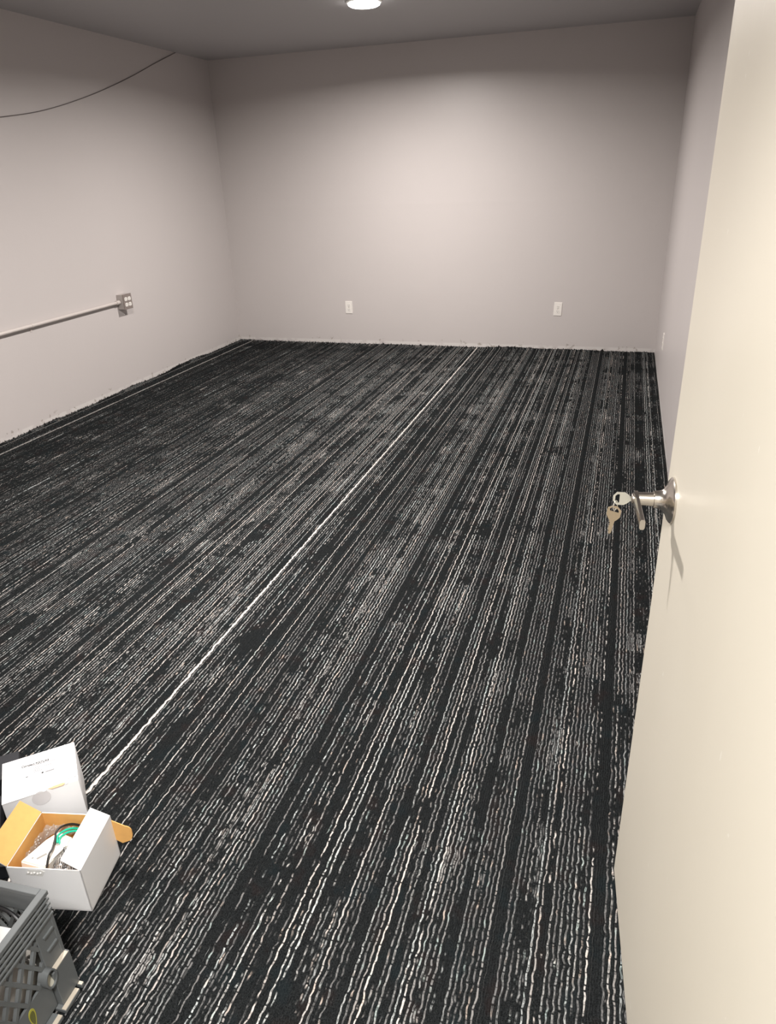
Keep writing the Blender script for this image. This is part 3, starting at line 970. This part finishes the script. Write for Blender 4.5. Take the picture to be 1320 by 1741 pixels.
def in_box():
    # white plastic fixture: a slightly bowed bar with two slots, leaning on the front wall
    fx = BX @ Matrix.Translation((-0.117, 0.074, 0.092)) @ Matrix.Rotation(math.radians(-14), 4, 'Z') @ Matrix.Rotation(math.radians(-9), 4, 'X')
    o = empty('white_fixture', fx)
    bm = bmesh.new()
    outline = [(-0.034, -0.056), (0.036, -0.053), (0.034, -0.02), (0.030, 0.01), (0.032, 0.03), (0.026, 0.050), (-0.022, 0.056), (-0.028, 0.02)]
    prism(bm, [(x * 0.92, y * 0.94, -0.014) for x, y in outline], (0, 0, 0.022))
    bmesh.ops.bevel(bm, geom=list(bm.edges), offset=0.003, segments=2, affect='EDGES')
    build('housing', bm, M['white_plastic'], o, True)
    bm = bmesh.new()
    prism(bm, [(-0.006, 0.016, 0.0070), (0.010, 0.012, 0.0070), (0.016, 0.016, 0.0070), (0.010, 0.026, 0.0070), (-0.004, 0.026, 0.0070)], (0, 0, 0.0016))
    build('slot', bm, M['slot_grey'], o)
    bm = bmesh.new()
    prism(bm, [(-0.004, -0.034, 0.0070), (0.001, -0.036, 0.0070), (0.010, -0.016, 0.0070), (0.005, -0.014, 0.0070)], (0, 0, 0.0016))
    build('slot', bm, M['slot_grey'], o)
    bm = bmesh.new()
    lathe(bm, (-0.012, -0.036, 0.0070), (0, 0, 1), [(0, 0), (0, 0.0025), (0.0014, 0.0025), (0.0014, 0)], 10)
    build('screw', bm, M['slot_grey'], o)
    tag(o, 'white plastic light fixture part with two slots lying in the open box', 'fixture')
    # bubble wrap between the fixture and the brown walls: a crumpled clear strip with bubbles
    bm = bmesh.new()
    rnd = random.Random(3)
    path = [(-0.1625, 0.035), (-0.1628, 0.060), (-0.1625, 0.085), (-0.1622, 0.110), (-0.1600, 0.130), (-0.150, 0.1415), (-0.130, 0.1432), (-0.108, 0.1432), (-0.090, 0.1430)]
    path = [p for p in spline([(x, y, 0) for x, y in path], 5)]
    prev = None
    for p in path:
        col_ = []
        for j in range(5):
            col_.append(bm.verts.new(BX @ Vector((p.x + rnd.uniform(-0.0008, 0.0008), p.y + rnd.uniform(-0.0008, 0.0008), 0.066 + 0.0075 * j + rnd.uniform(-0.0012, 0.0012) + (rnd.uniform(-0.004, 0.006) if j == 4 else 0)))))
        if prev:
            for j in range(4):
                bm.faces.new((prev[j], col_[j], col_[j + 1], prev[j + 1]))
        prev = col_
    for k in range(34):
        p = path[rnd.randrange(len(path))]
        bmesh.ops.create_uvsphere(bm, u_segments=7, v_segments=5, radius=rnd.uniform(0.0018, 0.0026), matrix=Matrix.Translation(BX @ Vector((p.x, p.y, rnd.uniform(0.074, 0.094)))))
    o = build('bubble_wrap', bm, M['clear'], None, True)
    tag(o, 'clear bubble wrap stuffed round the white fixture in the open box', 'bubble wrap')
    # pale pouch under the cables at the back
    bm = bmesh.new()
    n = 12
    g = []
    rnd = random.Random(9)
    for j in range(n + 1):
        r = []
        for i in range(n + 1):
            u, v = i / n, j / n
            x = -0.082 + 0.074 * u
            y = 0.084 + 0.054 * v
            z = 0.076 + 0.022 * math.sin(math.pi * u) ** 0.6 * math.sin(math.pi * v) ** 0.6 + rnd.uniform(-0.0015, 0.0015)
            r.append(bm.verts.new(BX @ Vector((x, y, z))))
        g.append(r)
    for j in range(n):
        for i in range(n):
            bm.faces.new((g[j][i], g[j][i + 1], g[j + 1][i + 1], g[j + 1][i]))
    ex = bmesh.ops.extrude_face_region(bm, geom=list(bm.faces))
    for v in [e for e in ex['geom'] if isinstance(e, bmesh.types.BMVert)]:
        v.co.z = 0.045
    o = build('pouch', bm, M['pouch'], None, True)
    tag(o, 'pale padded pouch under the green wire in the open box', 'pouch')
    # crumpled grey bag at the front
    bm = bmesh.new()
    n = 22
    g = []
    f1, f2 = hash_noise(21), hash_noise(22)
    for j in range(n + 1):
        r = []
        for i in range(n + 1):
            u, v = i / n, j / n
            x = -0.083 + 0.077 * u
            y = 0.007 + 0.072 * v
            z = 0.097 + 0.020 * math.sin(math.pi * min(1, u * 1.1)) * math.sin(math.pi * v) + 0.012 * (f1(u * 7 + v * 3) - 0.5) + 0.012 * (f2(v * 8 - u * 4 + 60) - 0.5) + rnd.uniform(-0.002, 0.002)
            r.append(bm.verts.new(BX @ Vector((x, y, z))))
        g.append(r)
    for j in range(n):
        for i in range(n):
            bm.faces.new((g[j][i], g[j][i + 1], g[j + 1][i + 1], g[j + 1][i]))
    ex = bmesh.ops.extrude_face_region(bm, geom=list(bm.faces))
    for v in [e for e in ex['geom'] if isinstance(e, bmesh.types.BMVert)]:
        v.co.z = 0.040
    o = build('plastic_bag', bm, M['film'])
    tag(o, 'crumpled grey and black plastic bag at the front of the open box', 'bag')
    # wires
    bm = bmesh.new()
    tube(bm, spline(local([(-0.093, 0.022, 0.105), (-0.100, 0.048, 0.112), (-0.102, 0.066, 0.110), (-0.112, 0.096, 0.106), (-0.120, 0.115, 0.104), (-0.117, 0.130, 0.104), (-0.100, 0.140, 0.104), (-0.080, 0.141, 0.102), (-0.055, 0.136, 0.098)]), 8), 0.0024, 8)
    o = build('black_cable', bm, M['black'], None, True)
    tag(o, 'black cable curling over the white fixture in the open box', 'cable')
    bm = bmesh.new()
    tube(bm, spline(local([(-0.106, 0.092, 0.098), (-0.112, 0.104, 0.100), (-0.112, 0.114, 0.101), (-0.100, 0.127, 0.101), (-0.080, 0.133, 0.100), (-0.052, 0.128, 0.096)]), 8), 0.0024, 8)
    tube(bm, spline(local([(-0.100, 0.090, 0.096), (-0.107, 0.107, 0.098), (-0.096, 0.122, 0.098), (-0.076, 0.128, 0.097), (-0.050, 0.122, 0.094)]), 8), 0.0022, 8)
    o = build('green_wire', bm, M['green'], None, True)
    tag(o, 'teal green wire looped over the pale pouch in the open box', 'wire')
in_box()

# ------------------------------------------------------------------ black case behind the carton
o = empty('black_case', basis((-1.175, 1.045, 0.001), CA))
bm = bmesh.new()
box(bm, -0.48, -0.145, 0.152, 0.246, 0.0, 0.062, 0.006)
build('case_body', bm, M['black_case'], o, True)
bm = bmesh.new()
box(bm, -0.482, -0.143, 0.150, 0.248, 0.062, 0.080, 0.005)
build('case_lid', bm, M['black_case'], o, True)
tag(o, 'flat black case behind the closed white carton', 'case')
o = empty('black_bag', basis((-1.175, 1.045, 0.001), CA))
bm = bmesh.new()
f1 = hash_noise(41)
g = []
for j in range(9):
    g.append([bm.verts.new((-0.40 + 0.214 * i / 8, -0.10 + 0.238 * j / 8, 0.070 * (math.sin(math.pi * (0.12 + 0.76 * i / 8)) * math.sin(math.pi * (0.12 + 0.76 * j / 8))) ** 0.4 + 0.012 * f1(i * 1.7 + j * 2.9))) for i in range(9)])
for j in range(8):
    for i in range(8):
        bm.faces.new((g[j][i], g[j][i + 1], g[j + 1][i + 1], g[j + 1][i]))
ex = bmesh.ops.extrude_face_region(bm, geom=list(bm.faces))
for v in [e for e in ex['geom'] if isinstance(e, bmesh.types.BMVert)]:
    v.co.z = 0.0
build('bag_body', bm, M['black_case'], o, True)
bm = bmesh.new()
tube(bm, spline([(-0.36, 0.02, 0.076), (-0.33, 0.03, 0.095), (-0.28, 0.03, 0.098), (-0.25, 0.02, 0.078)], 6), 0.006, 8)
build('handle', bm, M['black_case'], o, True)
tag(o, 'black fabric bag left of the closed white carton', 'bag')

# ------------------------------------------------------------------ milk crate
CX = basis((-0.9228, 0.6835, 0.001), math.radians(3.2))
def crate():
    S, HC = 0.330, 0.270
    o = empty('milk_crate', CX)
    # local frame: x from -S to 0, y from -S to 0; the corner that shows is (0, 0)
    tw = 0.006
    def wall(name, A, u, n, shown, inset):
        """A: outer bottom corner, u: along the wall, n: inwards"""
        A, u, n = Vector(A), Vector(u), Vector(n)
        P = lambda a, z, d=0.0: A + u * a + n * d + UP * z
        bm = bmesh.new()
        def bar(a0, a1, z0, z1, d0=0.0, d1=tw):
            quadbox(bm, P(a0, z0, d0), P(a1, z0, d0), P(a1, z1, d0), P(a0, z1, d0), n * (d1 - d0))
        bar(inset, S - inset, 0.216, HC - 0.0105, 0.0095, 0.0115)   # smooth inner skin behind the ribs
        bar(0.052, S - 0.052, 0.012, 0.094, 0.003, 0.008)       # solid lower panel
        w_ = build(name, bm, M['crate'], o)
        # top rim, the ribs below it and the short walls between the ribs
        def piece(nm, q, bev=0.0, mat='crate'):
            b2 = bmesh.new()
            a0, a1, z0, z1, d0, d1 = q
            quadbox(b2, P(a0, z0, d0), P(a1, z0, d0), P(a1, z1, d0), P(a0, z1, d0), n * (d1 - d0))
            if bev:
                bmesh.ops.bevel(b2, geom=list(b2.edges), offset=bev, segments=1, affect='EDGES')
            return build(nm, b2, M[mat], w_)
        piece('rim', (inset - (0.002 if inset == 0 else 0), S - inset + (0.002 if inset == 0 else 0), HC - 0.010, HC, -0.002, 0.012), bev=0.0008)
        for k in range(4):
            z1 = HC - 0.0165 - 0.0125 * k
            piece('rib', (inset, S - inset, z1 - 0.0055, z1, -0.002, 0.0096), bev=0.0008)
        a = 0.030
        while a < S:
            piece('rib_divider', (a - 0.003, a + 0.003, 0.216, HC - 0.010, 0.001, 0.010))
            a += 0.045
        # corner posts with two small ridges each, a pale beige ledge strip and a broader foot
        for a0, a1 in ((0.0, 0.050), (S - 0.050, S)):
            piece('corner_post', (a0, a1, 0.104, 0.222, 0.001, 0.009), bev=0.001)
            piece('post_foot', (a0, a1, 0.010, 0.104, -0.009 if shown else 0.0005, 0.008), bev=0.001)
            t = not shown or piece('pale_ledge', (a0 + 0.004, a1 - 0.008, 0.1035, 0.1052, -0.0088, 0.0012), mat='crate_pale')
            if shown: t['label'] = 'pale ledge'
            b0 = a0 + 0.012
            piece('ridge', (b0, b0 + 0.026, 0.184, 0.188, -0.003, 0.002))
            piece('ridge', (b0, b0 + 0.026, 0.148, 0.152, -0.003, 0.002))
        # foot flange in three lengths, with a pale beige strip on top
        for a0, a1 in ((0.0, 0.008), (0.014, 0.058), (0.066, 0.150), (0.160, S)):
            piece('foot_flange', (a0, a1, 0.0, 0.009, -0.019 if shown else 0.0, 0.010), bev=0.001)
            t = not shown or piece('pale_ledge', (a0 + 0.001, a1 - 0.001, 0.0088, 0.0102, -0.0182, -0.009), mat='crate_pale')
            if shown: t['label'] = 'pale ledge'
        # diamond lattice between the posts
        a_lo, a_hi, z_lo, z_hi = 0.050, S - 0.050, 0.094, 0.222
        hw = 0.0036
        sl = 0.55
        for sgn, d0 in ((1, 0.0015), (-1, 0.0025)):
            c = -1.0
            while c < 1.0:
                pts = []
                for a in (a_lo, a_hi):
                    z = z_lo + sgn * (a - a_lo - c) / sl
                    if z_lo <= z <= z_hi: pts.append((a, z))
                for z in (z_lo, z_hi):
                    a = a_lo + c + sgn * (z - z_lo) * sl
                    if a_lo < a < a_hi: pts.append((a, z))
                c += 0.033
                if len(pts) < 2: continue
                (p0, q0), (p1, q1) = pts[0], pts[-1]
                dv = Vector((p1 - p0, q1 - q0))
                if dv.length < 0.012: continue
                nv = Vector((-dv.y, dv.x)).normalized() * hw
                b2 = bmesh.new()
                quadbox(b2, P(p0 + nv.x, q0 + nv.y, d0), P(p0 - nv.x, q0 - nv.y, d0), P(p1 - nv.x, q1 - nv.y, d0), P(p1 + nv.x, q1 + nv.y, d0), n * 0.007)
                build('lattice_strip', b2, M['crate'], w_)
        # oval thumb scoop beside the post: a raised collar round a sloping pocket
        def oval(a, z, ra, rz, d, k=24):
            return [P(a + ra * math.cos(2 * math.pi * i / k), z + rz * math.sin(2 * math.pi * i / k), d) for i in range(k)]
        b2 = bmesh.new()
        loops = [oval(0.056, 0.1015, 0.0150, 0.0225, 0.0085), oval(0.056, 0.1015, 0.0145, 0.0220, -0.0115), oval(0.056, 0.1015, 0.0115, 0.0190, -0.0115), oval(0.056, 0.1015, 0.0105, 0.0180, 0.0085)]
        rings = [[b2.verts.new(p) for p in l] for l in loops]
        for i in range(4):
            r0, r1 = rings[i], rings[(i + 1) % 4]
            for k in range(24):
                b2.faces.new((r0[k], r0[(k + 1) % 24], r1[(k + 1) % 24], r1[k]))
        build('thumb_collar', b2, M['crate'], w_, True)
        b2 = bmesh.new()
        f_ = []
        for i in range(24):
            zz = math.sin(2 * math.pi * i / 24)
            f_.append(b2.verts.new(P(0.056 + 0.0112 * math.cos(2 * math.pi * i / 24), 0.1015 + 0.0186 * zz, -0.001 + 0.0085 * (zz + 0.15))))
        b2.faces.new(f_)
        t = build('thumb_pocket', b2, M['crate_scoop'], w_)
        t['label'] = 'paler sloping thumb pocket'
        return w_, P
    w1, P = wall('side_panel', (0, 0, 0), (0, -1, 0), (-1, 0, 0), True, 0.0)
    wall('side_panel', (0, 0, 0), (-1, 0, 0), (0, -1, 0), False, 0.0122)
    wall('side_panel', (-S, 0, 0), (0, -1, 0), (1, 0, 0), False, 0.0)
    wall('side_panel', (0, -S, 0), (-1, 0, 0), (0, 1, 0), False, 0.0122)
    # grid base
    for k in range(9):
        a = -S + 0.012 + (S - 0.024) * k / 8
        for q in ((a - 0.004, a + 0.004, -S + 0.008, -0.008, 0.006, 0.010), (-S + 0.008, -0.008, a - 0.004, a + 0.004, 0.010, 0.014)):
            bm = bmesh.new()
            box(bm, *q)
            build('base_bar', bm, M['crate'], o)
    # printed mark on the lower panel: two rounded loops
    def loop(nm, a, z, wa, wz, mat, d, hole=0.0):
        bm = bmesh.new()
        k = 28
        def pt(i, s):
            t = 2 * math.pi * i / k
            zz = math.sin(t)
            ww = wa * (0.72 + 0.28 * zz)
            return P(a + ww * math.cos(t) * s, z + wz * zz * (s if s < 1 else 1), d)
        outer = [bm.verts.new(pt(i, 1)) for i in range(k)]
        if hole:
            inn = [bm.verts.new(pt(i, hole)) for i in range(k)]
            for i in range(k):
                j = (i + 1) % k
                bm.faces.new((outer[i], outer[j], inn[j], inn[i]))
        else:
            bm.faces.new(outer)
        ex = bmesh.ops.extrude_face_region(bm, geom=list(bm.faces))
        for v in [e for e in ex['geom'] if isinstance(e, bmesh.types.BMVert)]:
            v.co += (P(0, 0, 0.0006) - P(0, 0, 0))
        return build(nm, bm, mat, o)
    l = loop('printed_loop', 0.1065, 0.060, 0.0105, 0.024, M['mark'], 0.0024, 0.74)
    l['label'] = 'yellow-green printed loop'
    l = loop('printed_loop_fill', 0.1065, 0.060, 0.0072, 0.017, M['mark_in'], 0.0022)
    l['label'] = 'olive fill of the printed loop'
    l = loop('printed_loop', 0.134, 0.062, 0.0085, 0.017, M['mark'], 0.0024, 0.70)
    l['label'] = 'small yellow-green printed loop'
    tag(o, 'grey plastic milk crate at the near left beside the open white box', 'crate')
crate()

# what lies in the crate
bm = bmesh.new()
CL = lambda x, y, z: CX @ Vector((x, y, z))
quadbox(bm, CL(-0.200, -0.125, 0.178), CL(-0.046, -0.112, 0.174), CL(-0.056, -0.046, 0.192), CL(-0.200, -0.054, 0.196), CX.to_3x3() @ Vector((0, 0.004, 0.012)))
o = build('paper_box', bm, M['paper'])
tag(o, 'flat white paper packet lying in the grey crate', 'packet')
bm = bmesh.new()
tube(bm, spline([CL(-0.19, -0.036, 0.200), CL(-0.15, -0.028, 0.222), CL(-0.10, -0.026, 0.232), CL(-0.060, -0.030, 0.226), CL(-0.034, -0.040, 0.205), CL(-0.030, -0.060, 0.185)], 8), 0.0034, 8)
tube(bm, spline([CL(-0.21, -0.030, 0.186), CL(-0.12, -0.018, 0.212), CL(-0.07, -0.020, 0.206), CL(-0.040, -0.026, 0.192), CL(-0.028, -0.034, 0.182)], 8), 0.0030, 8)
o = build('black_cable', bm, M['black'], None, True)
tag(o, 'black cable arching over the white packet in the grey crate', 'cable')
M['rag'] = plain('grey_beige_cloth', (0.30, 0.285, 0.26), 0.8, var=0.3, scale=30, bump=0.3)
bm = bmesh.new()
f1, f2 = hash_noise(31), hash_noise(32)
n = 26
g = []
for j in range(n + 1):
    r = []
    for i in range(n + 1):
        u, v = i / n, j / n
        z = 0.10 + 0.06 * (f1(u * 6 + v * 2) + f2(v * 7 - u * 2 + 50) - 1) + 0.02 * f1(u * 19 + v * 13)
        r.append(bm.verts.new(CL(-0.312 + 0.296 * u, -0.312 + 0.296 * v, z)))
    g.append(r)
for j in range(n):
    for i in range(n):
        bm.faces.new((g[j][i], g[j][i + 1], g[j + 1][i + 1], g[j + 1][i]))
ex = bmesh.ops.extrude_face_region(bm, geom=list(bm.faces))
for v in [e for e in ex['geom'] if isinstance(e, bmesh.types.BMVert)]:
    v.co.z = 0.0175
o = build('crumpled_cloth', bm, M['rag'], None, True)
tag(o, 'crumpled grey beige cloth filling the bottom of the grey crate', 'cloth')
